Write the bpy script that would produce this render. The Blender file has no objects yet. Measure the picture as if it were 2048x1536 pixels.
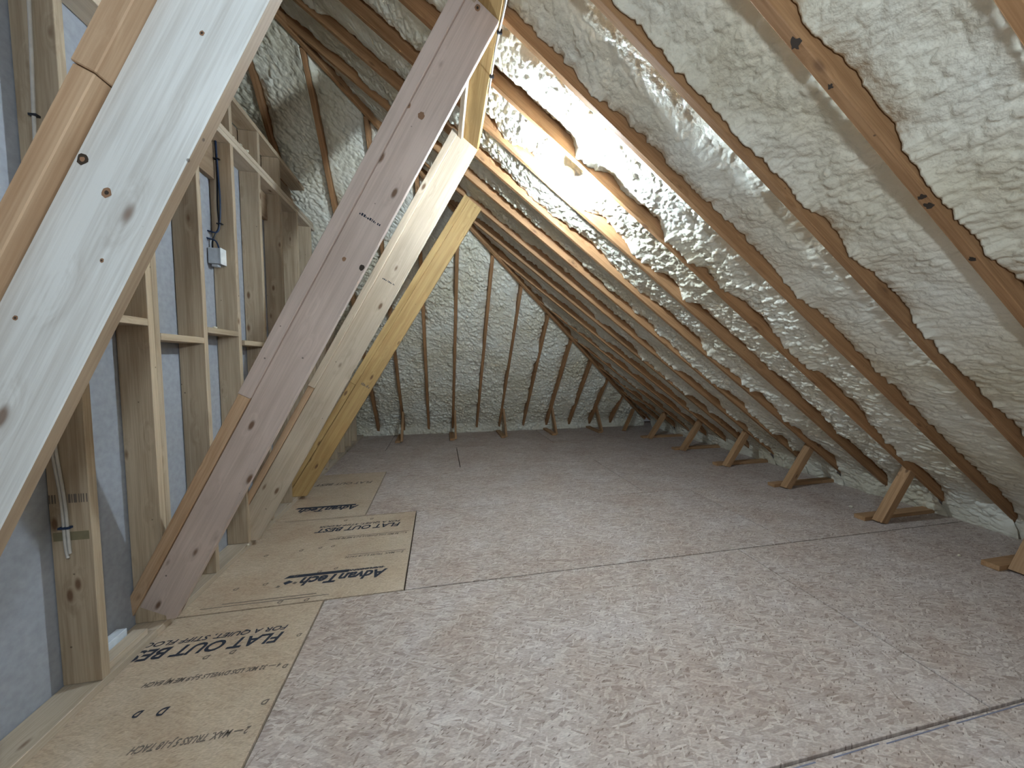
import bpy, bmesh, math, random
import numpy as np
from mathutils import Vector, Matrix
random.seed(7)
SC = bpy.context.scene
COL = SC.collection

# ------------------------------------------------------------------ camera, light, exposure
H = 1.45
FPX = 707.0
PITCH = math.radians(3.48)
YAW = math.radians(11.49)
cd = bpy.data.cameras.new('camera')
cd.sensor_width = 36.0
cd.lens = FPX / 2048.0 * 36.0
cd.clip_start = 0.02
cd.clip_end = 100
cam = bpy.data.objects.new('camera', cd)
COL.objects.link(cam)
cam.location = (0, 0, H)
cam.rotation_euler = (math.radians(90) - PITCH, 0, -YAW)
SC.camera = cam
SC.view_settings.view_transform = 'Standard'
SC.view_settings.look = 'None'
SC.view_settings.exposure = 3.02
SC.view_settings.gamma = 1.0
SC.view_settings.use_curve_mapping = False
SC.cycles.max_bounces = 4
SC.cycles.diffuse_bounces = 3
SC.cycles.glossy_bounces = 1
SC.cycles.transmission_bounces = 1
SC.cycles.caustics_reflective = False
SC.cycles.caustics_refractive = False
SC.cycles.adaptive_threshold = .09
SC.cycles.use_light_tree = False
BULB_POWER = 440.0       # emission strength of the lit bulb in view
REAR_POWER = 35.0      # emission strength of the unseen bulb added behind the viewpoint
LAMP_COLOR = (0.74, 0.92, 1.08)
w = bpy.data.worlds.new('world')
SC.world = w
w.use_nodes = True
w.node_tree.nodes['Background'].inputs[0].default_value = (0.6, 0.62, 0.66, 1)
w.node_tree.nodes['Background'].inputs[1].default_value = 0.01

# ------------------------------------------------------------------ layout (metres)
A = math.radians(36.0)      # main roof slope
XE = 4.82                   # rafter undersides meet the floor here
B = math.radians(50.0)      # hip end slope
YH = 7.40
TA, TB = math.tan(A), math.tan(B)
XTOP = -2.3                 # ridge
YBACK = -2.6
WX = -1.486                 # front of the stud wall
DX = -1.63                  # face of the drywall behind the studs
NR = Vector((-math.sin(A), 0, -math.cos(A)))   # inward normals
NHP = Vector((0, -math.sin(B), -math.cos(B)))
RAFT = [2.38 + .43 * k for k in range(0, 12)]
RAFT = [-2.2, -1.78, -1.36, -.94, -.52, -.1, .31, .72, 1.11, 1.52, 1.95] + RAFT
HIPX = [-2.2, -1.70, -1.21, -.725, -.24, .245, .735, 1.21, 1.73, 2.25, 2.77, 3.25, 3.75]


def zroof(x):
    return (XE - x) * TA


def zhip(y):
    return (YH - y) * TB


# ------------------------------------------------------------------ materials
def mat_new(name):
    m = bpy.data.materials.new(name)
    m.use_nodes = True
    nt = m.node_tree
    b = nt.nodes['Principled BSDF']
    return m, nt, b


def nd(nt, t, **kw):
    n = nt.nodes.new(t)
    for k, v in kw.items():
        if k == 'inp':
            for a, c in v.items():
                n.inputs[a].default_value = c
        else:
            setattr(n, k, v)
    return n


def ramp(nt, stops, interp='LINEAR'):
    r = nt.nodes.new('ShaderNodeValToRGB')
    r.color_ramp.interpolation = interp
    while len(r.color_ramp.elements) < len(stops):
        r.color_ramp.elements.new(0.5)
    for e, (p, c) in zip(r.color_ramp.elements, stops):
        e.position = p
        e.color = (c[0], c[1], c[2], 1)
    return r


def plain(name, col, rough=.6, spec=.3):
    m, nt, b = mat_new(name)
    no = nd(nt, 'ShaderNodeTexNoise', inp={'Scale': 30.0, 'Detail': 3.0})
    tc = nd(nt, 'ShaderNodeTexCoord')
    nt.links.new(tc.outputs['Object'], no.inputs['Vector'])
    r = ramp(nt, [(.3, [c * .9 for c in col]), (.7, [min(1, c * 1.08) for c in col])])
    nt.links.new(no.outputs['Fac'], r.inputs[0])
    nt.links.new(r.outputs[0], b.inputs['Base Color'])
    b.inputs['Roughness'].default_value = rough
    b.inputs['Specular IOR Level'].default_value = spec
    return m


def wood(name, light, dark, knot=(.16, .08, .04), knots=1.0, rough=.62, stain=None):
    m, nt, b = mat_new(name)
    L = nt.links.new
    tc = nd(nt, 'ShaderNodeTexCoord')
    oi = nd(nt, 'ShaderNodeObjectInfo')
    mul = nd(nt, 'ShaderNodeMath', operation='MULTIPLY', inp={1: 37.0})
    L(oi.outputs['Random'], mul.inputs[0])
    cmb = nd(nt, 'ShaderNodeCombineXYZ')
    for i in range(3):
        L(mul.outputs[0], cmb.inputs[i])
    add = nd(nt, 'ShaderNodeVectorMath', operation='ADD')
    L(tc.outputs['Object'], add.inputs[0])
    L(cmb.outputs[0], add.inputs[1])
    # knots: sparse cells, long along the board
    mk = nd(nt, 'ShaderNodeMapping', inp={'Scale': (3.6, 9.0, 9.0)})
    L(add.outputs[0], mk.inputs[0])
    vk = nd(nt, 'ShaderNodeTexVoronoi', inp={'Scale': 1.0, 'Randomness': 1.0})
    L(mk.outputs[0], vk.inputs['Vector'])
    # warped coordinates: grain bends round knots
    dist = nd(nt, 'ShaderNodeMapRange', interpolation_type='SMOOTHSTEP', inp={1: 0.0, 2: .42, 3: 1.0, 4: 0.0})
    L(vk.outputs['Distance'], dist.inputs[0])
    mg = nd(nt, 'ShaderNodeMapping', inp={'Scale': (1.1, 26.0, 26.0)})
    L(add.outputs[0], mg.inputs[0])
    warp = nd(nt, 'ShaderNodeVectorMath', operation='SCALE')
    L(dist.outputs[0], nd_in(warp, 'Scale'))
    warp.inputs[0].default_value = (0.0, 1.1, 1.3)
    wadd = nd(nt, 'ShaderNodeVectorMath', operation='ADD')
    L(mg.outputs[0], wadd.inputs[0])
    L(warp.outputs[0], wadd.inputs[1])
    n1 = nd(nt, 'ShaderNodeTexNoise', inp={'Scale': 1.0, 'Detail': 5.0, 'Roughness': .6})
    L(wadd.outputs[0], n1.inputs['Vector'])
    mg2 = nd(nt, 'ShaderNodeMapping', inp={'Scale': (4.0, 160.0, 160.0)})
    L(add.outputs[0], mg2.inputs[0])
    n2 = nd(nt, 'ShaderNodeTexNoise', inp={'Scale': 1.0, 'Detail': 2.0})
    L(mg2.outputs[0], n2.inputs['Vector'])
    mixg = nd(nt, 'ShaderNodeMath', operation='MULTIPLY_ADD', inp={1: .35})
    L(n2.outputs['Fac'], mixg.inputs[0])
    sc = nd(nt, 'ShaderNodeMath', operation='MULTIPLY', inp={1: .72})
    L(n1.outputs['Fac'], sc.inputs[0])
    L(sc.outputs[0], mixg.inputs[2])
    r = ramp(nt, [(.36, dark), (.50, [(a + c) / 2 for a, c in zip(light, dark)]), (.62, light)])
    L(mixg.outputs[0], r.inputs[0])
    # broad colour drift
    n3 = nd(nt, 'ShaderNodeTexNoise', inp={'Scale': 1.6, 'Detail': 2.0})
    L(add.outputs[0], n3.inputs['Vector'])
    r3 = ramp(nt, [(.3, (.86, .84, .82)), (.7, (1.08, 1.06, 1.04))])
    L(n3.outputs['Fac'], r3.inputs[0])
    mx = nd(nt, 'ShaderNodeMix', data_type='RGBA', blend_type='MULTIPLY', inp={0: 1.0})
    L(r.outputs[0], mx.inputs[6])
    L(r3.outputs[0], mx.inputs[7])
    # per-board tint
    rt = ramp(nt, [(0, (.88, .86, .84)), (1, (1.1, 1.07, 1.03))])
    L(oi.outputs['Random'], rt.inputs[0])
    mx2 = nd(nt, 'ShaderNodeMix', data_type='RGBA', blend_type='MULTIPLY', inp={0: 1.0})
    L(mx.outputs[2], mx2.inputs[6])
    L(rt.outputs[0], mx2.inputs[7])
    km = nd(nt, 'ShaderNodeMapRange', interpolation_type='SMOOTHSTEP', inp={1: .055, 2: .15, 3: .9 * knots, 4: 0.0})
    L(vk.outputs['Distance'], km.inputs[0])
    mx3 = nd(nt, 'ShaderNodeMix', data_type='RGBA')
    L(km.outputs[0], mx3.inputs[0])
    L(mx2.outputs[2], mx3.inputs[6])
    mx3.inputs[7].default_value = (*knot, 1)
    # nail holes and specks
    vs = nd(nt, 'ShaderNodeTexVoronoi', inp={'Scale': 9.0})
    L(add.outputs[0], vs.inputs['Vector'])
    ks = nd(nt, 'ShaderNodeMapRange', inp={1: .03, 2: .05, 3: .75, 4: 0.0})
    L(vs.outputs['Distance'], ks.inputs[0])
    mx4 = nd(nt, 'ShaderNodeMix', data_type='RGBA')
    L(ks.outputs[0], mx4.inputs[0])
    L(mx3.outputs[2], mx4.inputs[6])
    mx4.inputs[7].default_value = (.07, .045, .03, 1)
    last = mx4.outputs[2]
    if stain:
        n5 = nd(nt, 'ShaderNodeTexNoise', inp={'Scale': 5.0, 'Detail': 4.0, 'Roughness': .65})
        L(add.outputs[0], n5.inputs['Vector'])
        r5 = nd(nt, 'ShaderNodeMapRange', inp={1: .52, 2: .68, 3: 0.0, 4: .7})
        L(n5.outputs['Fac'], r5.inputs[0])
        mx5 = nd(nt, 'ShaderNodeMix', data_type='RGBA')
        L(r5.outputs[0], mx5.inputs[0])
        L(last, mx5.inputs[6])
        mx5.inputs[7].default_value = (*stain, 1)
        last = mx5.outputs[2]
    L(last, b.inputs['Base Color'])
    bp = nd(nt, 'ShaderNodeBump', inp={'Strength': .18, 'Distance': .002})
    L(n2.outputs['Fac'], bp.inputs['Height'])
    L(bp.outputs[0], b.inputs['Normal'])
    b.inputs['Roughness'].default_value = rough
    b.inputs['Specular IOR Level'].default_value = .25
    return m


def nd_in(node, name):
    for s in node.inputs:
        if s.name == name:
            return s
    raise KeyError(name)


def foam_mat():
    m, nt, b = mat_new('spray_foam')
    L = nt.links.new
    tc = nd(nt, 'ShaderNodeTexCoord')
    n0 = nd(nt, 'ShaderNodeTexNoise', inp={'Scale': 1.4, 'Detail': 3.0})
    L(tc.outputs['Object'], n0.inputs['Vector'])
    r = ramp(nt, [(.32, (.70, .63, .47)), (.52, (.79, .735, .60)), (.7, (.84, .81, .70))])
    L(n0.outputs['Fac'], r.inputs[0])
    L(r.outputs[0], b.inputs['Base Color'])
    ma = nd(nt, 'ShaderNodeTexNoise', inp={'Scale': 62.0, 'Detail': 2.0, 'Roughness': .55})
    L(tc.outputs['Object'], ma.inputs['Vector'])
    bp = nd(nt, 'ShaderNodeBump', inp={'Strength': .5, 'Distance': .008})
    L(ma.outputs['Fac'], bp.inputs['Height'])
    L(bp.outputs[0], b.inputs['Normal'])
    b.inputs['Roughness'].default_value = .36
    b.inputs['Specular IOR Level'].default_value = .45
    return m


def osb_mat(name, cols, strand=(18., 95.), contrast=1.0, fleck=.55):
    m, nt, b = mat_new(name)
    L = nt.links.new
    tc = nd(nt, 'ShaderNodeTexCoord')
    oi = nd(nt, 'ShaderNodeObjectInfo')
    mul = nd(nt, 'ShaderNodeMath', operation='MULTIPLY', inp={1: 19.0})
    L(oi.outputs['Random'], mul.inputs[0])
    cmb = nd(nt, 'ShaderNodeCombineXYZ')
    L(mul.outputs[0], cmb.inputs[0])
    L(mul.outputs[0], cmb.inputs[1])
    pos = nd(nt, 'ShaderNodeVectorMath', operation='ADD')
    L(tc.outputs['Object'], pos.inputs[0])
    L(cmb.outputs[0], pos.inputs[1])
    nz = nd(nt, 'ShaderNodeTexNoise', inp={'Scale': 11.0, 'Detail': 2.0})
    L(pos.outputs[0], nz.inputs['Vector'])
    wv = nd(nt, 'ShaderNodeVectorMath', operation='MULTIPLY_ADD')
    L(nz.outputs['Color'], wv.inputs[0])
    wv.inputs[1].default_value = (.012, .012, 0)
    L(pos.outputs[0], wv.inputs[2])
    outs = []
    for rot, sx, sy in ((.0, strand[0], strand[1]), (.5, strand[0] * 1.2, strand[1] * .9), (-.45, strand[0] * 1.0, strand[1] * 1.2), (1.15, strand[0] * 1.3, strand[1] * 1.3)):
        mp = nd(nt, 'ShaderNodeMapping', inp={'Rotation': (0, 0, rot), 'Scale': (1 / sx, 1 / sy, 1.0)}, vector_type='TEXTURE')
        L(wv.outputs[0], mp.inputs[0])
        vv = nd(nt, 'ShaderNodeTexVoronoi', voronoi_dimensions='2D', inp={'Scale': 1.0})
        L(mp.outputs[0], vv.inputs['Vector'])
        sep = nd(nt, 'ShaderNodeSeparateColor')
        L(vv.outputs['Color'], sep.inputs[0])
        outs.append(sep)
    r0 = ramp(nt, [(0, cols[0]), (.35, cols[1]), (.65, cols[2]), (1, cols[3])])
    L(outs[0].outputs[0], r0.inputs[0])
    prev = r0.outputs[0]
    for k, thr in ((1, .64), (2, .68), (3, .91)):
        rk = ramp(nt, [(0, cols[1]), (.4, cols[2]), (.75, cols[3]), (1, cols[0])])
        L(outs[k].outputs[0], rk.inputs[0])
        gt = nd(nt, 'ShaderNodeMath', operation='GREATER_THAN', inp={1: thr})
        L(outs[k].outputs[1], gt.inputs[0])
        mx = nd(nt, 'ShaderNodeMix', data_type='RGBA')
        L(gt.outputs[0], mx.inputs[0])
        L(prev, mx.inputs[6])
        L(rk.outputs[0], mx.inputs[7])
        prev = mx.outputs[2]
    avg = nd(nt, 'ShaderNodeMix', data_type='RGBA', inp={0: contrast})
    avg.inputs[6].default_value = (*cols[2], 1)
    L(prev, avg.inputs[7])
    # fine speckle
    mpf = nd(nt, 'ShaderNodeMapping', inp={'Scale': (70, 190, 1)})
    L(pos.outputs[0], mpf.inputs[0])
    nf = nd(nt, 'ShaderNodeTexNoise', inp={'Scale': 1.0, 'Detail': 3.0})
    L(mpf.outputs[0], nf.inputs['Vector'])
    rf = ramp(nt, [(.33, (.80, .78, .77)), (.6, (1.06, 1.05, 1.04))])
    L(nf.outputs['Fac'], rf.inputs[0])
    m1 = nd(nt, 'ShaderNodeMix', data_type='RGBA', blend_type='MULTIPLY', inp={0: .9})
    L(avg.outputs[2], m1.inputs[6])
    L(rf.outputs[0], m1.inputs[7])
    # dark chips
    mpd = nd(nt, 'ShaderNodeMapping', inp={'Scale': (1 / 24, 1 / 80, 1), 'Rotation': (0, 0, .5)}, vector_type='TEXTURE')
    L(wv.outputs[0], mpd.inputs[0])
    vd = nd(nt, 'ShaderNodeTexVoronoi', voronoi_dimensions='2D', inp={'Scale': 1.0})
    L(mpd.outputs[0], vd.inputs['Vector'])
    sd = nd(nt, 'ShaderNodeSeparateColor')
    L(vd.outputs['Color'], sd.inputs[0])
    g1 = nd(nt, 'ShaderNodeMath', operation='GREATER_THAN', inp={1: .80})
    L(sd.outputs[2], g1.inputs[0])
    g2 = nd(nt, 'ShaderNodeMapRange', inp={1: .12, 2: .22, 3: fleck, 4: 0.0})
    L(vd.outputs['Distance'], g2.inputs[0])
    g3 = nd(nt, 'ShaderNodeMath', operation='MULTIPLY')
    L(g1.outputs[0], g3.inputs[0])
    L(g2.outputs[0], g3.inputs[1])
    m2 = nd(nt, 'ShaderNodeMix', data_type='RGBA')
    L(g3.outputs[0], m2.inputs[0])
    L(m1.outputs[2], m2.inputs[6])
    m2.inputs[7].default_value = (.16, .11, .085, 1)
    # worn pale patches
    nb = nd(nt, 'ShaderNodeTexNoise', inp={'Scale': 2.2, 'Detail': 5.0, 'Roughness': .65})
    L(pos.outputs[0], nb.inputs['Vector'])
    rb = ramp(nt, [(.36, (.92, .86, .82)), (.5, (1.0, .98, .96)), (.66, (1.09, 1.10, 1.12))])
    L(nb.outputs['Fac'], rb.inputs[0])
    m3 = nd(nt, 'ShaderNodeMix', data_type='RGBA', blend_type='MULTIPLY', inp={0: 1.0})
    L(m2.outputs[2], m3.inputs[6])
    L(rb.outputs[0], m3.inputs[7])
    L(m3.outputs[2], b.inputs['Base Color'])
    bp = nd(nt, 'ShaderNodeBump', inp={'Strength': .2, 'Distance': .002})
    L(nf.outputs['Fac'], bp.inputs['Height'])
    L(bp.outputs[0], b.inputs['Normal'])
    b.inputs['Roughness'].default_value = .62
    b.inputs['Specular IOR Level'].default_value = .25
    return m


def emit_mat(name, col, s):
    m, nt, b = mat_new(name)
    b.inputs['Base Color'].default_value = (1, 1, 1, 1)
    b.inputs['Emission Color'].default_value = (*col, 1)
    b.inputs['Emission Strength'].default_value = s
    return m


M = {}
M['stud'] = wood('pine_stud', (.56, .455, .33), (.39, .295, .20))
M['white'] = wood('white_spruce', (.78, .80, .80), (.58, .57, .55), knots=.9)
M['pink'] = wood('pink_spruce', (.66, .55, .50), (.54, .44, .39))
M['cream'] = wood('cream_spruce', (.62, .53, .42), (.48, .39, .29))
M['yellow'] = wood('yellow_pine', (.58, .40, .18), (.42, .26, .10))
M['orange'] = wood('orange_pine', (.62, .43, .28), (.46, .29, .17))
M['rafter'] = wood('rafter_pine', (.47, .27, .135), (.30, .155, .07), knots=.8)
M['kick'] = wood('kicker_pine', (.46, .285, .155), (.31, .175, .085))
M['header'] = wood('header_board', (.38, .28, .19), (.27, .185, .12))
M['foam'] = foam_mat()
M['osb'] = osb_mat('strand_board', [(.31, .235, .195), (.43, .35, .305), (.505, .425, .38), (.66, .59, .53)], contrast=.78, fleck=.75)
M['print'] = osb_mat('printed_strand_board', [(.40, .30, .21), (.49, .385, .28), (.53, .42, .31), (.63, .515, .39)], contrast=.45, fleck=.3)
M['drywall'] = plain('drywall_paper', (.365, .37, .395), .85, .1)
M['deck'] = plain('dark_sheathing', (.10, .07, .05), .9, .1)
M['ink'] = plain('black_ink', (.035, .04, .055), .6, .2)
M['ink2'] = plain('faded_ink', (.17, .135, .11), .7, .2)
M['chalk'] = plain('blue_chalk', (.20, .20, .26), .9, .1)
M['metal'] = plain('galvanised_box', (.55, .57, .60), .45, .5)
M['cable_blue'] = plain('blue_cable', (.012, .03, .075), .4, .4)
M['cable_black'] = plain('black_cable', (.012, .012, .016), .4, .4)
M['cable_white'] = plain('white_cable', (.55, .50, .44), .45, .4)
M['porcelain'] = plain('white_porcelain', (.8, .8, .78), .3, .5)
M['scrap'] = plain('foam_crumb', (.80, .74, .58), .5, .3)
M['paper'] = plain('white_paper', (.72, .76, .80), .7, .2)
M['bulb'] = emit_mat('lit_bulb', LAMP_COLOR, BULB_POWER)
M['fill_bulb'] = emit_mat('fill_bulb_rear', LAMP_COLOR, REAR_POWER)  # for the added fill bulb out of view


# ------------------------------------------------------------------ builders
def link(o, parent=None):
    COL.objects.link(o)
    if parent is not None:
        o.parent = parent
    return o


def tag(o, label, cat, group=None):
    o['label'] = label
    o['category'] = cat
    if group:
        o['group'] = group
    return o


def struct(o, label=None):
    o['kind'] = 'structure'
    if label:
        o['label'] = label
    return o


def empty(name, loc=(0, 0, 0)):
    o = bpy.data.objects.new(name, None)
    o.location = loc
    o.empty_display_size = .1
    return link(o)


def place(o, mat4, parent):
    """link with a world matrix under a parent that has no rotation"""
    link(o, parent)
    if parent is not None:
        mat4 = Matrix.Translation(-Vector(parent.location)) @ mat4
    o.matrix_basis = mat4
    return o


def board(name, p0, p1, width, thick, wdir, mat, parent=None, cut0=0.0, cut1=0.0, bev=.0025, cap0=None):
    """p0-p1: centre line; width along wdir; end cuts: length offset per metre of width"""
    p0, p1 = Vector(p0), Vector(p1)
    x = (p1 - p0)
    L = x.length
    x.normalize()
    wv = Vector(wdir)
    y = (wv - x * wv.dot(x)).normalized()
    z = x.cross(y)
    bm = bmesh.new()
    vs = []
    for i in (0, 1):
        for a, c in ((-1, -1), (1, -1), (1, 1), (-1, 1)):
            yy = a * width / 2
            xx = (yy * cut0) if i == 0 else L + yy * cut1
            vs.append(bm.verts.new((xx, yy, c * thick / 2)))
    for f in ((3, 2, 1, 0), (4, 5, 6, 7), (0, 1, 5, 4), (1, 2, 6, 5), (2, 3, 7, 6), (3, 0, 4, 7)):
        bm.faces.new([vs[i] for i in f])
    bmesh.ops.recalc_face_normals(bm, faces=bm.faces)
    if bev:
        bmesh.ops.bevel(bm, geom=bm.edges[:], offset=bev, segments=1, affect='EDGES')
    me = bpy.data.meshes.new(name)
    bm.to_mesh(me)
    bm.free()
    me.materials.append(mat)
    o = bpy.data.objects.new(name, me)
    mw = Matrix((x, y, z)).transposed().to_4x4()
    mw.translation = p0
    return place(o, mw, parent)


def box(name, lo, hi, mat, parent=None, bev=.002, axis=None):
    lo, hi = Vector(lo), Vector(hi)
    d = hi - lo
    ax = max(range(3), key=lambda i: d[i]) if axis is None else axis
    c = (lo + hi) / 2
    p0, p1 = c.copy(), c.copy()
    p0[ax], p1[ax] = lo[ax], hi[ax]
    o1, o2 = [i for i in range(3) if i != ax]
    if d[o1] < d[o2]:
        o1, o2 = o2, o1
    wd = Vector((0, 0, 0))
    wd[o1] = 1
    return board(name, p0, p1, d[o1], d[o2], wd, mat, parent, bev=min(bev, d[o2] * .3))


def mesh_obj(name, verts, faces, mat, parent=None, smooth=False):
    me = bpy.data.meshes.new(name)
    me.from_pydata([tuple(v) for v in verts], [], faces)
    if smooth:
        for p in me.polygons:
            p.use_smooth = True
    me.materials.append(mat)
    o = bpy.data.objects.new(name, me)
    return place(o, Matrix.Identity(4), parent)


def slab(name, quad, nrm, t, mat, parent=None):
    """flat quad with real thickness t along nrm"""
    q = [Vector(v) for v in quad]
    n = Vector(nrm)
    vs = q + [v + n * t for v in q]
    k = len(q)
    fs = [list(range(k)), list(range(2 * k - 1, k - 1, -1))]
    for i in range(k):
        j = (i + 1) % k
        fs.append([i, i + k, j + k, j])
    o = mesh_obj(name, vs, fs, mat, parent)
    bm = bmesh.new()
    bm.from_mesh(o.data)
    bmesh.ops.recalc_face_normals(bm, faces=bm.faces)
    bm.to_mesh(o.data)
    bm.free()
    return o


def tube(name, pts, r, mat, parent=None, seg=8, sub=6):
    """smooth tube through points (Catmull-Rom)"""
    P = [Vector(p) for p in pts]
    path = []
    for i in range(len(P) - 1):
        a, b_, c, d = P[max(i - 1, 0)], P[i], P[i + 1], P[min(i + 2, len(P) - 1)]
        for k in range(sub):
            t = k / sub
            path.append(.5 * ((2 * b_) + (c - a) * t + (2 * a - 5 * b_ + 4 * c - d) * t * t + (3 * b_ - a - 3 * c + d) * t ** 3))
    path.append(P[-1])
    vs, fs = [], []
    ref = Vector((.3, .5, .81))
    for i, p in enumerate(path):
        tdir = (path[min(i + 1, len(path) - 1)] - path[max(i - 1, 0)]).normalized()
        u = tdir.cross(ref).normalized()
        v = tdir.cross(u)
        for k in range(seg):
            an = 2 * math.pi * k / seg
            vs.append(p + r * (math.cos(an) * u + math.sin(an) * v))
    for i in range(len(path) - 1):
        for k in range(seg):
            k2 = (k + 1) % seg
            fs.append((i * seg + k, i * seg + k2, (i + 1) * seg + k2, (i + 1) * seg + k))
    fs.append(tuple(range(seg - 1, -1, -1)))
    n = len(path) - 1
    fs.append(tuple(n * seg + k for k in range(seg)))
    return mesh_obj(name, vs, fs, mat, parent, smooth=True)


def lathe(name, prof, mat, mw, parent=None, seg=24):
    vs, fs = [], []
    for r, z in prof:
        for k in range(seg):
            an = 2 * math.pi * k / seg
            vs.append((r * math.cos(an), r * math.sin(an), z))
    for i in range(len(prof) - 1):
        for k in range(seg):
            k2 = (k + 1) % seg
            fs.append((i * seg + k, i * seg + k2, (i + 1) * seg + k2, (i + 1) * seg + k))
    fs.append(tuple(range(seg - 1, -1, -1)))
    n = len(prof) - 1
    fs.append(tuple(n * seg + k for k in range(seg)))
    me = bpy.data.meshes.new(name)
    me.from_pydata(vs, [], fs)
    for p in me.polygons:
        p.use_smooth = True
    me.materials.append(mat)
    o = bpy.data.objects.new(name, me)
    return place(o, mw, parent)


# ------------------------------------------------------------------ numpy noise for the foam
def hsh(ix, iy, seed):
    h = (ix.astype(np.int64) * 374761393 + iy.astype(np.int64) * 668265263 + seed * 1442695041) & 0xFFFFFFFF
    h = ((h ^ (h >> 13)) * 1274126177) & 0xFFFFFFFF
    h = h ^ (h >> 16)
    return (h & 0xFFFFFF) / float(0xFFFFFF)


def vnoise(u, v, seed):
    iu, iv = np.floor(u), np.floor(v)
    fu, fv = u - iu, v - iv
    fu = fu * fu * (3 - 2 * fu)
    fv = fv * fv * (3 - 2 * fv)
    a = hsh(iu, iv, seed)
    b_ = hsh(iu + 1, iv, seed)
    c = hsh(iu, iv + 1, seed)
    d = hsh(iu + 1, iv + 1, seed)
    return (a * (1 - fu) + b_ * fu) * (1 - fv) + (c * (1 - fu) + d * fu) * fv


def cells(u, v, seed):
    iu, iv = np.floor(u), np.floor(v)
    f1 = np.full(u.shape, 9.0)
    f2 = np.full(u.shape, 9.0)
    idv = np.zeros(u.shape)
    for du in (-1, 0, 1):
        for dv in (-1, 0, 1):
            cu, cv = iu + du, iv + dv
            pu = cu + hsh(cu, cv, seed)
            pv = cv + hsh(cu, cv, seed + 11)
            d = np.hypot(u - pu, v - pv)
            closer = d < f1
            f2 = np.where(closer, f1, np.minimum(f2, d))
            idv = np.where(closer, hsh(cu, cv, seed + 5), idv)
            f1 = np.where(closer, d, f1)
    return f1, f2, idv


def foam_height(u, s, seed, amp=1.0):
    """inward bulge of sprayed foam; u across the bay, s down the slope (metres)"""
    wu = u + .035 * (vnoise(u * 9, s * 9, seed + 1) - .5) + .012 * (vnoise(u * 30, s * 30, seed + 2) - .5)
    ws = s + .035 * (vnoise(u * 9 + 7, s * 9, seed + 3) - .5) + .012 * (vnoise(u * 30 + 7, s * 30, seed + 4) - .5)
    f1, f2, idv = cells(wu / .060, ws / .042, seed + 20)
    d1 = (.55 * np.sqrt(np.clip(1 - (f1 / .95) ** 2, 0, 1)) + .45 * np.clip((f2 - f1) * 2.4, 0, 1) ** .5) * (.35 + .9 * idv)
    g1, g2, idg = cells(wu / .027, ws / .021, seed + 40)
    d2 = (.6 * np.sqrt(np.clip(1 - (g1 / .95) ** 2, 0, 1)) + .4 * np.clip((g2 - g1) * 2.2, 0, 1) ** .5) * (.3 + idg)
    big = vnoise(u * 3.1, s * 2.3, seed + 60) - .5
    mid = vnoise(u * 8.0, s * 7.0, seed + 61) - .5
    rough = .5 + .9 * vnoise(u * 2.2, s * 1.3, seed + 62)
    return amp * rough * (.026 * (d1 - .5) + .0105 * (d2 - .5)) + .024 * big + .020 * mid


def grid_mesh(name, V, nu, ns, mat, parent):
    me = bpy.data.meshes.new(name)
    nv = nu * ns
    me.vertices.add(nv)
    me.vertices.foreach_set('co', np.ascontiguousarray(V.reshape(-1), dtype=np.float32))
    i = np.arange(nu - 1)[:, None] * ns + np.arange(ns - 1)[None, :]
    q = np.stack([i, i + 1, i + ns + 1, i + ns], -1).reshape(-1, 4)
    nf = q.shape[0]
    me.loops.add(nf * 4)
    me.loops.foreach_set('vertex_index', q.reshape(-1).astype(np.int32))
    me.polygons.add(nf)
    me.polygons.foreach_set('loop_start', np.arange(0, nf * 4, 4, dtype=np.int32))
    me.polygons.foreach_set('use_smooth', np.ones(nf, dtype=bool))
    me.update(calc_edges=True)
    me.validate()
    me.materials.append(mat)
    o = bpy.data.objects.new(name, me)
    return place(o, Matrix.Identity(4), parent)


def sstep(x):
    x = np.clip(x, 0, 1)
    return x * x * (3 - 2 * x)


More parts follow.
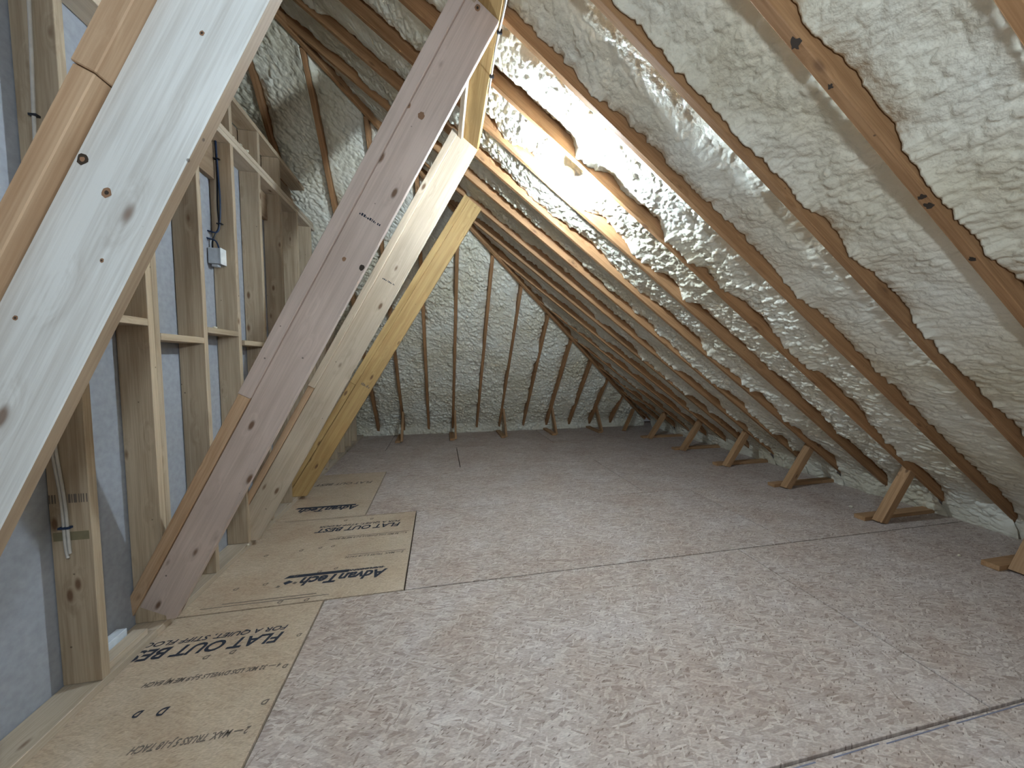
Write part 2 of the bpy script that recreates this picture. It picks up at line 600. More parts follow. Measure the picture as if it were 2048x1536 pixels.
def foam_bay(parent, origin, ud, sd, nin, u0, u1, stop, sbot, step, seed, recess=.075, mound=.28, moundlen=.55, amp=1.0, lobes=1.0):
    """bay of foam between two rafters. origin + ud*u + sd*s lies on the rafter-underside plane;
    nin points into the room; stop(u) gives the upper end of the bay"""
    nu = max(4, int((u1 - u0) / step) + 1)
    us = np.linspace(u0, u1, nu)
    st = np.array([stop(x) for x in us])
    smax = (sbot - st).max()
    ns = max(4, int(smax / step) + 1)
    t = np.linspace(0, 1, ns)
    U = np.repeat(us[:, None], ns, 1)
    S = st[:, None] + (sbot - st)[:, None] * t[None, :]
    hgt = foam_height(U, S, seed, amp)
    # behaviour at the rafter sides: mostly climbing to the edge, pulling away in patches
    def edge(sd_):
        n1 = vnoise(S * 1.7, S * 0 + .5, sd_) * .65 + vnoise(S * 5.0, S * 0 + .5, sd_ + 1) * .35
        jag = (vnoise(S * 21, S * 0 + .5, sd_ + 2) - .5) * .036 + (vnoise(S * 55, S * 0 + .5, sd_ + 3) - .5) * .022
        return recess * (.25 + .5 * lobes) - (recess * 1.6 * lobes) * sstep((n1 - .34) / .24) + jag
    wl = np.exp(-((U - u0) / .05) ** 1.3)
    wr = np.exp(-((u1 - U) / .05) ** 1.3)
    m = sstep((S - (sbot - .12 - moundlen)) / moundlen)
    hgt = hgt * (1 - .55 * np.maximum(wl, wr)) + (edge(seed + 70) * wl + edge(seed + 75) * wr) * (1 - sstep(m * 1.6))
    off = -recess + hgt
    lump = .75 + .5 * vnoise(U * 6, S * 4, seed + 80)
    off = off + m * (recess * .6 + mound * lump * .62)
    # the border row is tucked into the rafter so no open rim shows; at the eave the bays run together
    rim = np.zeros(nu, bool)
    rim[0] = rim[-1] = True
    off[rim] = np.where(m[rim] > .25, off[rim], np.minimum(off[rim], -recess) - .03)
    spread = .032 * sstep((m - .2) / .3)
    mid_u = (u0 + u1) / 2
    U = U + spread * np.clip((U - mid_u) / ((u1 - u0) / 2), -1, 1) ** 3
    o3 = np.array(origin)[None, None, :]
    V = o3 + U[..., None] * np.array(ud) + S[..., None] * np.array(sd) + off[..., None] * np.array(nin)
    return grid_mesh('foam_bay', V, nu, ns, M['foam'], parent)


# ------------------------------------------------------------------ ceiling: main slope
def P_roof(x, y, off=0.0):
    p = Vector((x, y, zroof(x)))
    return p + NR * off


def x_hip(y):
    return XE - zhip(y) / TA


ceil = slab('ceiling', [P_roof(XTOP, YBACK, -.19), P_roof(XE + .12, YBACK, -.19), P_roof(XE + .12, YH + .2, -.19), P_roof(XTOP, YH - 3.0, -.19)], -NR, .02, M['deck'])
struct(ceil, 'sloping roof lined with cream spray foam between brown rafters')
SD = Vector((math.cos(A), 0, -math.sin(A)))
ca = math.cos(A)
for i, y in enumerate(RAFT):
    xt = max(XTOP, x_hip(y) - .04)
    if xt > XE - .25:
        continue
    dep = .17
    c0 = P_roof(xt, y, -dep / 2)
    c1 = P_roof(XE + .10, y, -dep / 2)
    board('rafter', c0, c1, dep, .038, NR, M['rafter'], ceil, bev=.003)
for i in range(len(RAFT) - 1):
    ya, yb = RAFT[i] + .019, RAFT[i + 1] - .019
    if x_hip((ya + yb) / 2) > XE - .3:
        continue
    vis = yb > .1
    step = .0065 if (vis and yb < 3.0) else (.008 if yb < 4.6 else .010)
    if not vis:
        step = .03
    sb = (XE + .16) / ca
    sb0 = XTOP / ca
    foam_bay(ceil, (0, 0, XE * TA), (0, 1, 0), tuple(SD), tuple(NR), ya, yb,
             lambda u: max(sb0, x_hip(u) / ca), sb, step, 100 + i * 7, recess=.055, lobes=.5 if yb < 2.0 else 1.0, amp=.45 if yb < 2.0 else (.75 if yb < 2.5 else .95))

# ------------------------------------------------------------------ hip end
hip = slab('wall_far', [(XTOP - 2.3, YH + .2 + .22, -.15), (XE + .1, YH + .42, -.15), (XTOP, YH - (zroof(XTOP)) / TB + .26, zroof(XTOP)), (XTOP - 2.3, YH - (zroof(XTOP)) / TB + .26, zroof(XTOP))], -NHP, .02, M['deck'])
struct(hip, 'steep hip end of the roof with grey cream foam between dark rafters')
SDH = Vector((0, math.cos(B), -math.sin(B)))
cb = math.cos(B)


def P_hip(x, y, off=0.0):
    return Vector((x, y, zhip(y))) + NHP * off


def y_top(x):
    return YH - zroof(max(x, XTOP)) / TB


for x in HIPX:
    yt = y_top(x) + .03
    board('rafter', P_hip(x, yt, -.085), P_hip(x, YH + .08, -.085), .17, .046, NHP, M['rafter'], hip, bev=.003)
for i in range(len(HIPX)):
    xa = HIPX[i] + .019
    xb = HIPX[i + 1] - .019 if i + 1 < len(HIPX) else XE - .25
    foam_bay(hip, (0, 0, YH * TB), (1, 0, 0), tuple(SDH), tuple(NHP), xa, xb,
             lambda u: y_top(u) / cb, (YH + .10) / cb, .0095, 700 + i * 9, recess=.05, mound=.15, moundlen=.28, amp=1.45)
# diagonal hip rafter along the line where both slopes meet
h0 = Vector((XE - .25, YH - .25 * TA / TB, .25 * TA))
hz = zroof(XTOP)
h1 = Vector((XTOP, YH - hz / TB, hz))
hd = (h1 - h0).normalized()
hn = (NR + NHP).normalized()
board('hip_rafter', h0 - hn * .05, h1 - hn * .05, .16, .04, hn, M['rafter'], hip, bev=.003)

# ------------------------------------------------------------------ floor
floor = slab('floor', [(-4.8, YBACK, -.03), (XE + .4, YBACK, -.03), (XE + .4, YH + .6, -.03), (-4.8, YH + .6, -.03)], (0, 0, -1), .04, M['deck'])
struct(floor, 'strand board subfloor of the attic')
rows = [(-2.6, -.33, [-1.9, .3, 2.6, 5.2]), (-.33, .97, [-1.9, -.24, 2.75, 5.2]), (.97, 2.268, [-1.9, -.712, 2.255, 5.2]),
        (2.268, 3.50, [-1.9, -.243, 2.78, 5.2]), (3.50, 4.87, [-1.9, -.714, 2.235, 5.2]),
        (4.87, 6.04, [-1.9, .258, 3.2, 5.2]), (6.04, 7.7, [-1.9, -.9, 2.0, 5.2])]
panels = {}
G = .005
for ri, (ya, yb, xs) in enumerate(rows):
    for ci in range(len(xs) - 1):
        pr = ri in (2, 3, 4) and ci == 0
        dz = random.uniform(-.0008, 0.0)
        p = box('floor_panel', (xs[ci] + G, ya + G, -.03), (xs[ci + 1] - G, yb - G, 0 + dz), M['print'] if pr else M['osb'], floor, bev=.0015, axis=0)
        panels[(ri, ci)] = p


def text_mesh(name, body, size, mat, mw, parent, bold=0.0, shear=0.0, width=None, align='LEFT'):
    cu = bpy.data.curves.new(name, 'FONT')
    cu.body = body
    cu.size = size
    cu.offset = bold
    cu.shear = shear
    cu.extrude = .0003
    cu.align_x = align
    cu.resolution_u = 3
    o = bpy.data.objects.new(name, cu)
    COL.objects.link(o)
    bpy.context.view_layer.update()
    me = bpy.data.meshes.new_from_object(o.evaluated_get(bpy.context.evaluated_depsgraph_get()))
    COL.objects.unlink(o)
    bpy.data.objects.remove(o)
    if width:
        xs = [v.co.x for v in me.vertices]
        k = width / (max(xs) - min(xs))
        for v in me.vertices:
            v.co.x *= k
    me.materials.clear()
    me.materials.append(mat)
    ob = bpy.data.objects.new(name, me)
    COL.objects.link(ob)
    ob.parent = parent
    ob.matrix_basis = parent.matrix_basis.inverted() @ mw if parent.parent is not None else mw
    return ob


def floor_text(parent, body, x0, y0, width, size, mat, bold=0.0, shear=0.0):
    """text lying on the floor that reads from the far side: starts at x0, runs towards -x"""
    mw = Matrix.Translation((x0, y0, .0008)) @ Matrix.Rotation(math.pi, 4, 'Z')
    return text_mesh('printed_lettering', body, size, mat, mw, parent, bold, shear, width)


p = panels[(2, 0)]
floor_text(p, 'FLAT OUT BEST', -.835, 2.030, .745, .098, M['ink'], .0022, .25)
floor_text(p, 'FOR A QUIET, STIFF FLOOR', -.835, 2.082, .70, .045, M['ink'], .0004, .25)
floor_text(p, '4 \u2014 32 MX. LDS DWELLS 5-J-9 ME MJ EACH', -.765, 1.815, .56, .034, M['ink2'], .0006, .3)
floor_text(p, '2 \u2014 MAX. TRUSS 5 J-18 TACH', -.755, 1.508, .40, .040, M['ink2'], .0006, .3)
floor_text(p, 'D', -1.13, 1.665, .035, .05, M['ink'], .0015, .3)
floor_text(p, 'D', -1.225, 1.668, .03, .04, M['ink'], .0015, .3)
p = panels[(3, 0)]
floor_text(p, 'FLAT OUT BEST', -.365, 3.272, .70, .100, M['ink'], .0022, .25)
floor_text(p, 'FOR A QUIET, STIFF FLOOR', -.372, 3.325, .68, .045, M['ink'], .0004, .25)
floor_text(p, '4 \u2014 32 MX. LDS DWELLS 5-J-9 ME MJ EACH', -.29, 3.07, .62, .03, M['ink2'], .0004, .3)
floor_text(p, '2 \u2014 MAX. TRUSS 5 J-18 TACH', -.29, 2.76, .42, .034, M['ink2'], .0004, .3)
floor_text(p, 'AdvanTech', -.385, 2.535, .55, .125, M['ink'], .004, .3)
floor_text(p, 'SUBFLOORING', -.41, 2.575, .24, .03, M['ink'], .0006, .2)
p = panels[(4, 0)]
floor_text(p, 'AdvanTech', -.83, 3.76, .55, .125, M['ink'], .004, .3)
floor_text(p, 'FLAT OUT BEST', -.82, 4.51, .64, .10, M['ink2'], .002, .25)


def floor_patch(parent, pts, mat, name='printed_mark', z=.0008):
    vs = [Vector((x, y, z)) for x, y in pts]
    o = mesh_obj(name, vs, [list(range(len(vs)))], mat, None)
    o.parent = parent
    o.matrix_basis = parent.matrix_basis.inverted()
    return o


p = panels[(3, 0)]
floor_patch(p, [(-.64, 2.548), (-.64, 2.580), (-1.02, 2.578), (-1.045, 2.546)], M['ink'])
floor_patch(p, [(-.40, 2.562), (-.40, 2.568), (-.66, 2.568), (-.66, 2.562)], M['ink'])
floor_patch(p, [(-.97, 2.50), (-1.00, 2.52), (-1.03, 2.50), (-1.01, 2.475)], M['ink'])
floor_patch(p, [(-.94, 2.49), (-.96, 2.50), (-.97, 2.48), (-.95, 2.47)], M['ink2'])
floor_patch(p, [(-1.03, 2.465), (-1.05, 2.475), (-1.06, 2.455), (-1.04, 2.45)], M['ink2'])
floor_patch(panels[(4, 0)], [(-.86, 3.765), (-.86, 3.80), (-1.40, 3.80), (-1.42, 3.765)], M['ink'])
# thin printed guide lines and the small "D"-shaped ink stamps
for (pp, xa, xb, yy) in ((panels[(3, 0)], -.28, -.86, 3.085), (panels[(3, 0)], -.28, -.70, 2.775), (panels[(3, 0)], -.70, -1.40, 2.315), (panels[(3, 0)], -.78, -1.3, 2.34), (panels[(3, 0)], -.35, -1.40, 3.475)):
    floor_patch(pp, [(xa, yy), (xa, yy + .006), (xb, yy + .006), (xb, yy)], M['ink2'])
for (pp, x, y, s) in ((panels[(3, 0)], -.83, 2.95, .028), (panels[(3, 0)], -.92, 2.945, .028), (panels[(3, 0)], -1.05, 2.93, .03), (panels[(3, 0)], -1.28, 2.90, .03),
                      (panels[(3, 0)], -.72, 2.62, .028), (panels[(3, 0)], -.82, 2.60, .028), (panels[(3, 0)], -.96, 2.58, .028), (panels[(3, 0)], -1.12, 2.52, .03), (panels[(3, 0)], -1.28, 2.50, .03),
                      (panels[(2, 0)], -1.02, 1.945, .028), (panels[(2, 0)], -1.13, 1.935, .028), (panels[(2, 0)], -.735, 1.62, .028), (panels[(2, 0)], -.73, 1.80, .024), (panels[(2, 0)], -.74, 2.0, .024),
                      (panels[(3, 0)], -.80, 2.30, .03), (panels[(3, 0)], -.95, 2.31, .03), (panels[(3, 0)], -.62, 3.41, .03), (panels[(3, 0)], -.85, 3.42, .03)):
    floor_text(pp, 'D', x, y, s, s * 1.15, M['ink2'], .0006, .3)
# nail heads along the panel seam
# blue chalk line across the near seam
for k, (xa, xb) in enumerate(((.85, 1.32), (1.40, 1.62), (1.65, 1.98), (2.02, 2.46))):
    yy = .950 + .002 * (k % 2)
    slab('chalk_mark', [(xa, yy, .0003), (xb, yy + .003, .0003), (xb, yy + .007, .0003), (xa, yy + .004, .0003)], (0, 0, 1), .0003, M['chalk'], floor)

# ------------------------------------------------------------------ left stud wall
wall = slab('wall_left', [(DX - .004, YBACK, -.01), (DX - .004, YH - .1, -.01), (DX - .004, YH - 3.15 / TB - .02, 3.15), (DX - .004, YBACK, 3.15)], (-1, 0, 0), .013, M['drywall'])
struct(wall, 'open stud wall with grey drywall behind the studs')
D0 = WX - DX


def wall_box(name, y0, y1, z0, z1, mat, x0=DX, x1=WX, bev=.002):
    return box(name, (x0, y0, z0), (x1, y1, z1), mat, wall, bev)


ZP = 3.05
studs = [-2.3, -1.9, -1.5, -1.05, -.64, -.23, .18, .59, 1.0, 1.41, 1.822, 2.64, 3.045, 3.450, 3.855, 4.262, 4.67, 5.08, 5.49, 5.90, 6.31, 6.72]
for y in studs:
    zt = min(ZP, zhip(y + .04) - .02)
    if zt < .3:
        continue
    wall_box('stud', y, y + .038, .04, zt, M['stud'])
for y in (2.197, 2.236):
    wall_box('stud', y, y + .038, .04, ZP, M['stud'])
wall_box('stud', 3.085, 3.123, .04, ZP, M['yellow'], DX, WX - .052)
# plates
wall_box('sole_plate', YBACK, 2.13, 0.0, .038, M['cream'])
wall_box('sole_plate', 2.13, YH - .1, 0.0, .038, M['cream'])
wall_box('top_plate', YBACK, YH - 3.07 / TB, ZP, ZP + .038, M['cream'])
wall_box('top_plate', YBACK, YH - 3.11 / TB, ZP + .04, ZP + .078, M['cream'])
wall_box('upper_plate', 1.6, YH - 3.42 / TB, 3.395, 3.433, M['stud'])
# header boards at the back of the wall and short studs above the plate
wall_box('header_board', 1.0, YH - 3.40 / TB, 3.08, 3.39, M['header'], DX - .045, DX - .006)
for y in (2.64, 3.045, 3.46, 3.855):
    wall_box('cripple_stud', y, y + .038, ZP + .08, 3.39, M['stud'])
for (ya, yb, z0, z1) in ((2.685, 3.04, 2.78, 3.04), (3.49, 3.85, 2.80, 3.04)):
    wall_box('header_board', ya, yb, z0, z1, M['header'], DX, DX + .038)
# short horizontal blocks
for (ya, yb, z) in ((1.862, 2.195, 1.64), (2.276, 2.638, 1.572), (2.68, 3.043, 1.645), (3.125, 3.448, 1.585), (3.49, 3.853, 1.62), (3.895, 4.26, 1.585)):
    wall_box('blocking', ya, yb, z, z + .038, M['stud'])
# packing pieces at the foot of the wall
wall_box('packing_block', 1.87, 2.10, .039, .072, M['cream'], WX - .085, WX - .02)
wall_box('paper_scrap', 1.90, 2.08, .04, .10, M['paper'], DX + .005, DX + .05)

# mill stamps on the near stud (part of the stud's print)
nst = [c for c in wall.children if c.name.startswith('stud') and abs(c.matrix_basis.translation.y - 1.841) < .02][0]


def stud_patch(x0, x1, z0, z1, mat, y=1.8212):
    o = mesh_obj('grade_stamp', [(x0, y, z0), (x1, y, z0), (x1, y, z1), (x0, y, z1)], [[0, 1, 2, 3]], mat, None)
    o.parent = nst
    o.matrix_basis = nst.matrix_basis.inverted()
    return o


M['greenink'] = plain('green_ink', (.24, .20, .12), .8, .1)
stud_patch(-1.622, -1.496, .688, .726, M['greenink'])
for x0, x1 in ((-1.627, -1.622), (-1.618, -1.612), (-1.608, -1.603), (-1.59, -1.584), (-1.58, -1.577), (-1.56, -1.552), (-1.549, -1.545), (-1.541, -1.53), (-1.524, -1.52), (-1.516, -1.512), (-1.508, -1.504), (-1.497, -1.493)):
    stud_patch(x0, x1, .852, .890, M['ink2'])

# ------------------------------------------------------------------ enclosure out of view
back = slab('wall_back', [(-4.7, YBACK, 0), (XE, YBACK, 0), (XTOP, YBACK, zroof(XTOP)), (-4.7, YBACK, 3.4)], (0, -1, 0), .02, M['osb'])
struct(back, 'end wall behind the viewpoint')
cl = slab('ceiling_left', [(XTOP, YBACK, zroof(XTOP)), (-4.7, YBACK, 3.4), (-4.7, YH - 2.8, 3.4), (XTOP, YH - zroof(XTOP) / TB, zroof(XTOP))], (-.5, 0, .8), .02, M['foam'])
struct(cl, 'far side of the roof above the partition')
sl = slab('ceiling_room', [(-4.7, YBACK, 3.0), (DX - .02, YBACK, 3.0), (DX - .02, 4.7, 3.0), (-4.7, 4.7, 3.0)], (0, 0, -1), .02, M['deck'])
struct(sl, 'boarded top of the room behind the partition')

# ------------------------------------------------------------------ diagonal struts and purlin
PUR = .038


def strut(label, base, top, width, bw, proud, matA, matB1, matB2, splice, edge=None, group='diagonal struts between stud wall and roof', topcut=None):
    """base/top: right-hand edge of the wide front face"""
    base, top = Vector(base), Vector(top)
    d = (top - base).normalized()
    left = Vector((-d.z, 0, d.x)).normalized()       # up-left across the board
    fwd = d.cross(left)
    if fwd.y > 0:
        fwd = -fwd
    backv = -fwd
    e = empty('diagonal_strut', tuple(base))
    tag(e, label, 'strut', group)
    c = left * (width / 2) + backv * .019
    sl_ = -d.x / d.z if True else 0
    # horizontal cut at the foot, cut parallel to the roof at the head
    def cut_for(n):
        # length offset per metre of width so that the end lies in a plane with normal n
        return -left.dot(n) / d.dot(n)
    c0 = cut_for(Vector((0, 0, 1)))
    c1 = cut_for(topcut or NR)
    p0 = base + c + d * (width / 2 * c0)
    p1 = top + c + d * (width / 2 * c1)
    mb = board('main_board', p0, p1, width, .038, left, matA, e, c0, c1)
    if edge is not None:                      # narrow edge takes a second material, darker and browner than the face
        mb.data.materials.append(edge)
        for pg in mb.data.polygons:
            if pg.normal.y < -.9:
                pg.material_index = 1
    cb_ = left * (width + bw / 2 + .003) + fwd * (proud - .0445)
    L = (top - base).length
    q0 = base + cb_ + d * ((width + bw / 2) * c0)
    q1 = top + cb_ + d * ((width + bw / 2) * c1)
    qm = base + cb_ + d * (L * splice)
    board('stiffener_board', q0, qm - d * .001, bw, .089, left, matB1, e, c0, 0)
    board('stiffener_board', qm + d * .001 + fwd * .004, q1 + fwd * .004, bw + .006, .089, left, matB2, e, 0, c1)
    return e, d, left, fwd


def on_line(p, q, z):
    p, q = Vector(p), Vector(q)
    t = (z - p.z) / (q.z - p.z)
    return p + (q - p) * t


def to_roof(p, q, off):
    """point of line p-q that lies off below the rafter undersides"""
    p, q = Vector(p), Vector(q)
    pl = Vector((XE, 0, 0)) + NR * off
    t = (pl - p).dot(NR) / (q - p).dot(NR)
    return p + (q - p) * t


s1a, s1b = (-.969, 1.0, 1.109), (-.392, 1.0, 2.317)
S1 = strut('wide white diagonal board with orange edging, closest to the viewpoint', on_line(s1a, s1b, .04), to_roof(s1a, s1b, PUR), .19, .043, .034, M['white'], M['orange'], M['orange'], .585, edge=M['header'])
s2a, s2b = (-1.463, 2.2, .006), (.322, 1.92, 3.221)
S2 = strut('pinkish diagonal strut standing beside the near double stud, second from the viewpoint', on_line(s2a, s2b, .04), to_roof(s2a, s2b, PUR), .186, .058, .012, M['pink'], M['orange'], M['pink'], .355)
s3a, s3b = (-1.44, 3.08, .02), (.33, 3.05, 3.23)
S3 = strut('pale cream diagonal strut whose head meets the end of the purlin', on_line(s3a, s3b, .04), to_roof(s3a, s3b, PUR), .19, .045, .012, M['cream'], M['orange'], M['cream'], .35)
s4a, s4b = (-1.40, 4.02, .04), (.425, 4.02, 3.074)
S4 = strut('golden yellow diagonal strut, farthest from the viewpoint', on_line(s4a, s4b, .04), to_roof(s4a, s4b, .005), .16, .06, .02, M['yellow'], M['yellow'], M['yellow'], .35)

pe = empty('purlin', (.25, 0, zroof(.25)))
tag(pe, 'yellow board running flat along the rafter undersides at the strut heads', 'beam')
xr, xl = .345, .345 - .14 * math.cos(A)
xm = (xr + xl) / 2
board('flat_board', P_roof(xm, YBACK + .05, .0195), P_roof(xm, 3.10, .0195), .14, .037, SD, M['yellow'], pe)
xb_ = xl - .02 * math.cos(A)
board('edge_board', P_roof(xb_, YBACK + .05, .032), P_roof(xb_, 3.09, .032), .062, .038, NR, M['cream'], pe)


def stamp(e, d, left, fwd, base, along, across, w_, h_, mat, n=5):
    """small rows of stamped characters on a strut's wide face"""
    parent = [c for c in e.children if c.name.startswith('main_board')][0]
    o0 = Vector(base) + d * along + left * across + fwd * .0008
    vs, fs = [], []
    x = 0.0
    k = 0
    rs = random.Random(int(along * 100))
    while x < w_:
        cw = rs.choice((.004, .006, .009))
        hh = h_ * rs.choice((.6, .8, 1.0))
        a = len(vs)
        for uu, vv in ((x, 0), (x + cw, 0), (x + cw, hh), (x, hh)):
            vs.append(o0 - left * uu + d * vv)
        fs.append([a, a + 1, a + 2, a + 3])
        x += cw + rs.choice((.003, .004, .010))
    o = mesh_obj('grade_stamp', vs, fs, mat, None)
    o.parent = parent
    o.matrix_basis = (Matrix.Translation(parent.parent.location) @ parent.matrix_basis).inverted()
    return o


stamp(*S2, S2[0].location, 2.42, .15, .11, .014, M['ink'])
stamp(*S3, S3[0].location, 2.30, .15, .10, .014, M['ink'])
stamp(*S4, S4[0].location, 1.30, .12, .10, .03, M['ink2'])

# knots that stand out on the struts and the near rafter
M['knot_dark'] = plain('dark_knot', (.055, .04, .03), .6, .2)
M['knot_brown'] = plain('brown_knot', (.30, .17, .10), .6, .2)


def disc(name, c, ux, uy, rx, ry, mat, parent, mw_parent, seed=0, jag=0.12):
    rs = random.Random(seed)
    n = 14
    vs = [Vector(c)]
    for k in range(n):
        an = 2 * math.pi * k / n
        q = 1 + rs.uniform(-jag, jag)
        vs.append(Vector(c) + ux * (rx * q * math.cos(an)) + uy * (ry * q * math.sin(an)))
    fs = [(0, k + 1, (k + 1) % n + 1) for k in range(n)]
    o = mesh_obj(name, vs, fs, mat, None)
    o.parent = parent
    o.matrix_basis = mw_parent.inverted()
    return o


def strut_knot(S, pt, r, inner, outer, seed):
    e, d, left, fwd = S
    par = [c for c in e.children if c.name.startswith('main_board')][0]
    mwp = Matrix.Translation(e.location) @ par.matrix_basis
    v = Vector(pt) - Vector(e.location)
    c = Vector(e.location) + d * v.dot(d) + left * v.dot(left) + fwd * .0006
    disc('knot', c, left, d, r, r * 1.25, outer, par, mwp, seed)
    disc('knot', c + fwd * .0005, left, d, r * .45, r * .55, inner, par, mwp, seed + 1)


strut_knot(S1, (-.782, 1.0, 1.906), .0105, M['knot_brown'], M['knot_dark'], 1)
strut_knot(S1, (-.741, 1.0, 1.837), .0095, M['knot_dark'], M['knot_brown'], 3)
strut_knot(S1, (-.759, 1.0, 1.684), .004, M['knot_dark'], M['knot_brown'], 5)
strut_knot(S1, (-.926, 1.0, 1.549), .005, M['knot_dark'], M['knot_brown'], 7)
strut_knot(S1, (-.535, 1.0, 2.217), .005, M['knot_dark'], M['knot_brown'], 9)
strut_knot(S2, (.215, 2.05, 3.272), .014, M['knot_dark'], M['knot_brown'], 11)
strut_knot(S2, (-.142, 2.05, 2.775), .014, M['knot_dark'], M['knot_brown'], 13)
strut_knot(S2, (-.077, 2.05, 2.732), .016, M['knot_brown'], M['knot_brown'], 15)
strut_knot(S2, (-.40, 2.05, 1.953), .013, M['knot_dark'], M['knot_dark'], 17)
strut_knot(S2, (-.487, 2.05, 1.993), .010, M['knot_brown'], M['knot_brown'], 19)
nr_ = [c for c in ceil.children if c.name.startswith('rafter') and abs(c.matrix_basis.translation.y - 1.11) < .02][0]
for k, (xx, rr) in enumerate(((1.26, .017), (1.425, .009), (1.91, .011), (1.95, .012), (2.22, .010))):
    disc('knot', P_roof(xx, 1.108, .0008), SD, Vector((0, 1, 0)), rr * 1.3, min(rr, .015), M['knot_dark'], nr_, nr_.matrix_basis, 30 + k, .45)

# ------------------------------------------------------------------ kickers at the eaves
side_words = ['nearest the camera', 'second', 'third', 'fourth', 'fifth', 'sixth']


def kicker_right(y, label, zt=.50, clip=False):
    e = empty('eave_kicker', (3.86, y, 0))
    tag(e, label, 'brace', 'short braces along the right eave')
    a = Vector((3.90, y, .0))
    b_ = Vector((4.235, y, zt))
    d = (b_ - a).normalized()
    n = Vector((-d.z, 0, d.x))
    c0 = -n.z / d.z
    board('brace', a + Vector((0, 0, .004)), b_, .074, .076, n, M['kick'], e, c0 * .55, 0)
    box('floor_block', (3.79, y + .041, .0005), (4.66, y + .128, .0385), M['kick'], e)
    return e


kr = [(1.61, 'brown brace block at the right eave, cut off by the right picture edge'),
      (2.405, 'largest fully visible eave brace, front one of the row along the right slope'),
      (3.30, 'second fully visible eave brace from the front along the right slope'),
      (4.17, 'third fully visible eave brace from the front along the right slope'),
      (5.08, 'fourth fully visible eave brace from the front along the right slope'),
      (6.02, 'fifth and farthest eave brace along the right slope, near the far corner')]
for y, lab in kr:
    kicker_right(y, lab)


def kicker_hip(x, y0, label, lean=0.0):
    e = empty('hip_kicker', (x, y0, 0))
    tag(e, label, 'brace', 'short braces along the far hip end')
    a = Vector((x, y0 + .05, .0))
    zt = .50
    b_ = Vector((x + lean, y0 + .36, zt))
    d = (b_ - a).normalized()
    n = Vector((0, d.z, -d.y))
    board('brace', a + Vector((0, 0, .008)), b_, .089, .038, n, M['kick'], e, .4, 0)
    box('floor_block', (x - .11, y0 - .02, .0005), (x - .021, y0 + .62, .0385), M['kick'], e)
    return e


for x, y0, lab in ((-.70, 6.60, 'short dark brace at the far hip end, closest to the stud wall'),
                   (.275, 6.62, 'second short brace from the stud wall at the far hip end'),
                   (1.245, 6.64, 'third short brace from the stud wall at the far hip end'),
                   (2.28, 6.68, 'fourth short brace from the stud wall at the far hip end'),
                   (3.285, 6.72, 'fifth short brace from the stud wall at the far hip end')):
    kicker_hip(x, y0, lab)
e = empty('hip_kicker', (3.75, 6.75, 0))
tag(e, 'dark brace under the diagonal hip rafter in the far right corner', 'brace', 'short braces along the far hip end')
board('brace', (3.80, 6.80, .005), (4.12, 6.98, .44), .089, .038, (0, 1, 0), M['rafter'], e, 0, 0)

# ------------------------------------------------------------------ lamps


def globe_profile(r, neck):
    prof = [(neck * .9, 0), (neck, .014)]
    a0 = math.asin(min(1, neck / r))
    for k in range(0, 11):
        an = a0 + (math.pi - a0) * k / 10
        prof.append((max(.002, r * math.sin(an)), .016 + r * math.cos(a0) - r * math.cos(an)))
    return prof


def lamp_on_slope(x, y, drop, label, mat, r):
    base = P_roof(x, y, .0)
    e = empty('bulb_lamp', tuple(base))
    tag(e, label, 'lamp', 'bare bulb lamps in the attic')
    q = NR.to_track_quat('Z', 'Y').to_matrix().to_4x4()

    def mw(off):
        m = q.copy()
        m.translation = base + NR * off
        return m
    lathe('lampholder', [(.052, -.05), (.052, -.012), (.046, -.004), (.030, .0), (.024, .012), (.018, .018)], M['porcelain'], mw(drop - .04), e)
    lathe('bulb', globe_profile(r, .013), mat, mw(drop - .026), e, 16)
    return e


def fill_pendant(x, y, z, label, mat, r):  # unseen hanging bulb, added to light the near strut and roof
    e = empty('fill_pendant_lamp', (x, y, z))
    tag(e, label, 'lamp', 'bare bulb lamps in the attic')
    tube('cord', [(x, y, zroof(x) - .01), (x, y, z + r + .06)], .004, M['cable_black'], None).parent = e
    e.children[0].matrix_basis = Matrix.Translation((-x, -y, -z))
    m = Matrix.Rotation(math.pi, 4, 'X')
    m.translation = (x, y, z + r + .02)
    lathe('bulb', globe_profile(r, .016), mat, m, e, 20)
    m2 = Matrix.Translation((x, y, z + r + .005))
    lathe('lampholder', [(.018, 0), (.022, .02), (.022, .05), (.008, .06)], M['porcelain'], m2, e, 16)
    return e


lamp_on_slope(.93, 2.50, .10, 'lit bare bulb glowing between two rafters on the right slope', M['bulb'], .030)
fill_pendant(.35, -.5, 2.0, 'added globe bulb on a cord, unseen fill light behind the viewpoint', M['fill_bulb'], .09)

# ------------------------------------------------------------------ electrical bits on the stud wall
jb = empty('junction_box', (-1.60, 3.03, 2.21))
tag(jb, 'small grey metal junction box screwed to a wall stud', 'junction box')
box('box_body', (-1.625, 2.975, 2.165), (-1.548, 3.043, 2.275), M['metal'], jb)
box('cover_plate', (-1.548, 2.972, 2.162), (-1.543, 3.043, 2.278), M['porcelain'], jb, bev=.001)
box('clamp', (-1.61, 2.985, 2.145), (-1.57, 3.02, 2.164), M['metal'], jb)
c1 = tube('blue_cable', [(-1.572, 3.032, 3.06), (-1.566, 3.03, 2.85), (-1.560, 3.03, 2.64), (-1.568, 3.03, 2.48), (-1.585, 3.02, 2.40), (-1.64, 3.0, 2.40), (-1.665, 2.99, 2.37), (-1.63, 2.99, 2.345), (-1.585, 3.0, 2.33), (-1.565, 3.0, 2.275)], .0055, M['cable_blue'])
tag(c1, 'dark blue cable looping into the junction box', 'cable')
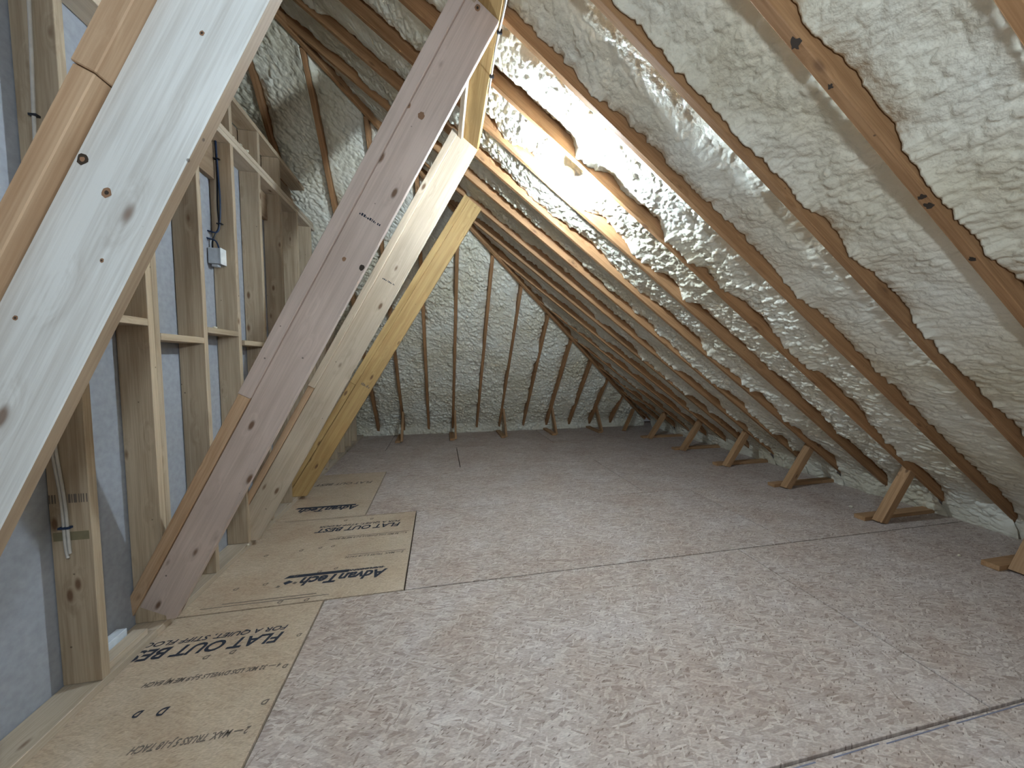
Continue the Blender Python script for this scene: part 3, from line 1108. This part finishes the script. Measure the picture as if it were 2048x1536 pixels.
c2 = tube('black_cable', [(-1.576, 3.034, 3.06), (-1.574, 3.034, 2.8), (-1.580, 3.034, 2.6), (-1.578, 3.034, 2.45), (-1.60, 3.03, 2.39), (-1.61, 3.01, 2.33), (-1.612, 3.01, 2.275)], .0055, M['cable_black'])
tag(c2, 'black cable dropping straight down the stud to the junction box', 'cable')
for z in (2.92, 2.46):
    s = box('cable_staple', (-1.588, 3.02, z), (-1.552, 3.043, z + .008), M['cable_black'], c1, bev=.001)
c3 = tube('white_cable', [(-1.60, 1.812, 1.20), (-1.592, 1.812, 1.05), (-1.582, 1.812, .94), (-1.575, 1.811, .84), (-1.574, 1.811, .74), (-1.573, 1.811, .67), (-1.566, 1.807, .63), (-1.558, 1.80, .622)], .0055, M['cable_white'])
tag(c3, 'pale cable end stapled down the near stud', 'cable', 'pale cables on the near stud')
tube('second_core', [(-1.588, 1.813, 1.20), (-1.580, 1.813, 1.05), (-1.571, 1.813, .94), (-1.564, 1.812, .84), (-1.562, 1.812, .74), (-1.561, 1.812, .67), (-1.556, 1.808, .635)], .0055, M['cable_white'], c3)
box('cable_staple', (-1.590, 1.802, .744), (-1.550, 1.822, .753), M['cable_blue'], c3, bev=.001)
c4 = tube('white_cable', [(-1.551, 1.813, 3.03), (-1.556, 1.812, 2.75), (-1.565, 1.812, 2.48), (-1.570, 1.812, 2.30), (-1.578, 1.812, 2.0)], .006, M['cable_white'])
tag(c4, 'pale cable running up the near stud at the top left', 'cable', 'pale cables on the near stud')
box('cable_staple', (-1.580, 1.804, 2.424), (-1.552, 1.822, 2.433), M['cable_black'], c4, bev=.001)
cp = [P_roof(.352 + .004 * math.sin(k * 1.7), yv, .028 + .004 * math.cos(k * 2.1)) for k, yv in enumerate((-2.0, -1.0, 0.0, .8, 1.4, 1.8, 2.05, 2.3, 2.45))]
c5 = tube('white_cable', cp, .006, M['cable_white'])
tag(c5, 'white cable running along the purlin under the rafters', 'cable')
for yv in (1.98, 2.28):
    box('cable_staple', tuple(P_roof(.352, yv, .03) - Vector((.014, .005, .012))), tuple(P_roof(.352, yv, .03) + Vector((.014, .005, .012))), M['cable_black'], c5, bev=.001)


# ------------------------------------------------------------------ crumbs of foam
def crumb(name, p, r, seed, label):
    rs = random.Random(seed)
    bm = bmesh.new()
    bmesh.ops.create_icosphere(bm, subdivisions=1, radius=r)
    for v in bm.verts:
        v.co *= rs.uniform(.65, 1.25)
        v.co.z *= .7
    zmin = min(v.co.z for v in bm.verts)
    for v in bm.verts:
        v.co.z -= zmin
    me = bpy.data.meshes.new(name)
    bm.to_mesh(me)
    bm.free()
    me.materials.append(M['scrap'])
    o = bpy.data.objects.new(name, me)
    o.location = p
    link(o)
    tag(o, label, 'foam scrap', 'crumbs of spray foam')
    return o


crumb('foam_crumb', (4.02, 2.72, 0), .018, 1, 'larger foam crumb on the floor left of the front eave brace')
crumb('foam_crumb', (4.30, 2.62, 0), .013, 2, 'small foam crumb on the floor behind the front eave brace')
crumb('foam_crumb', (3.80, 1.85, 0), .012, 3, 'small foam crumb on the floor near the right edge')
crumb('foam_crumb', (-1.53, 2.84, 1.683), .016, 4, 'foam crumb lying on the blocking below the junction box')
crumb('foam_crumb', (-1.50, 3.30, ZP + .078), .018, 5, 'lowest foam crumb on the top plate of the stud wall')
crumb('foam_crumb', (-1.50, 3.22, ZP + .078), .014, 6, 'middle foam crumb on the top plate of the stud wall')
crumb('foam_crumb', (-1.50, 3.12, ZP + .078), .012, 8, 'upper foam crumb on the top plate of the stud wall')
crumb('foam_crumb', (-1.47, 3.00, 0.0385), .012, 9, 'foam crumb on the sole plate beside the pale strut')
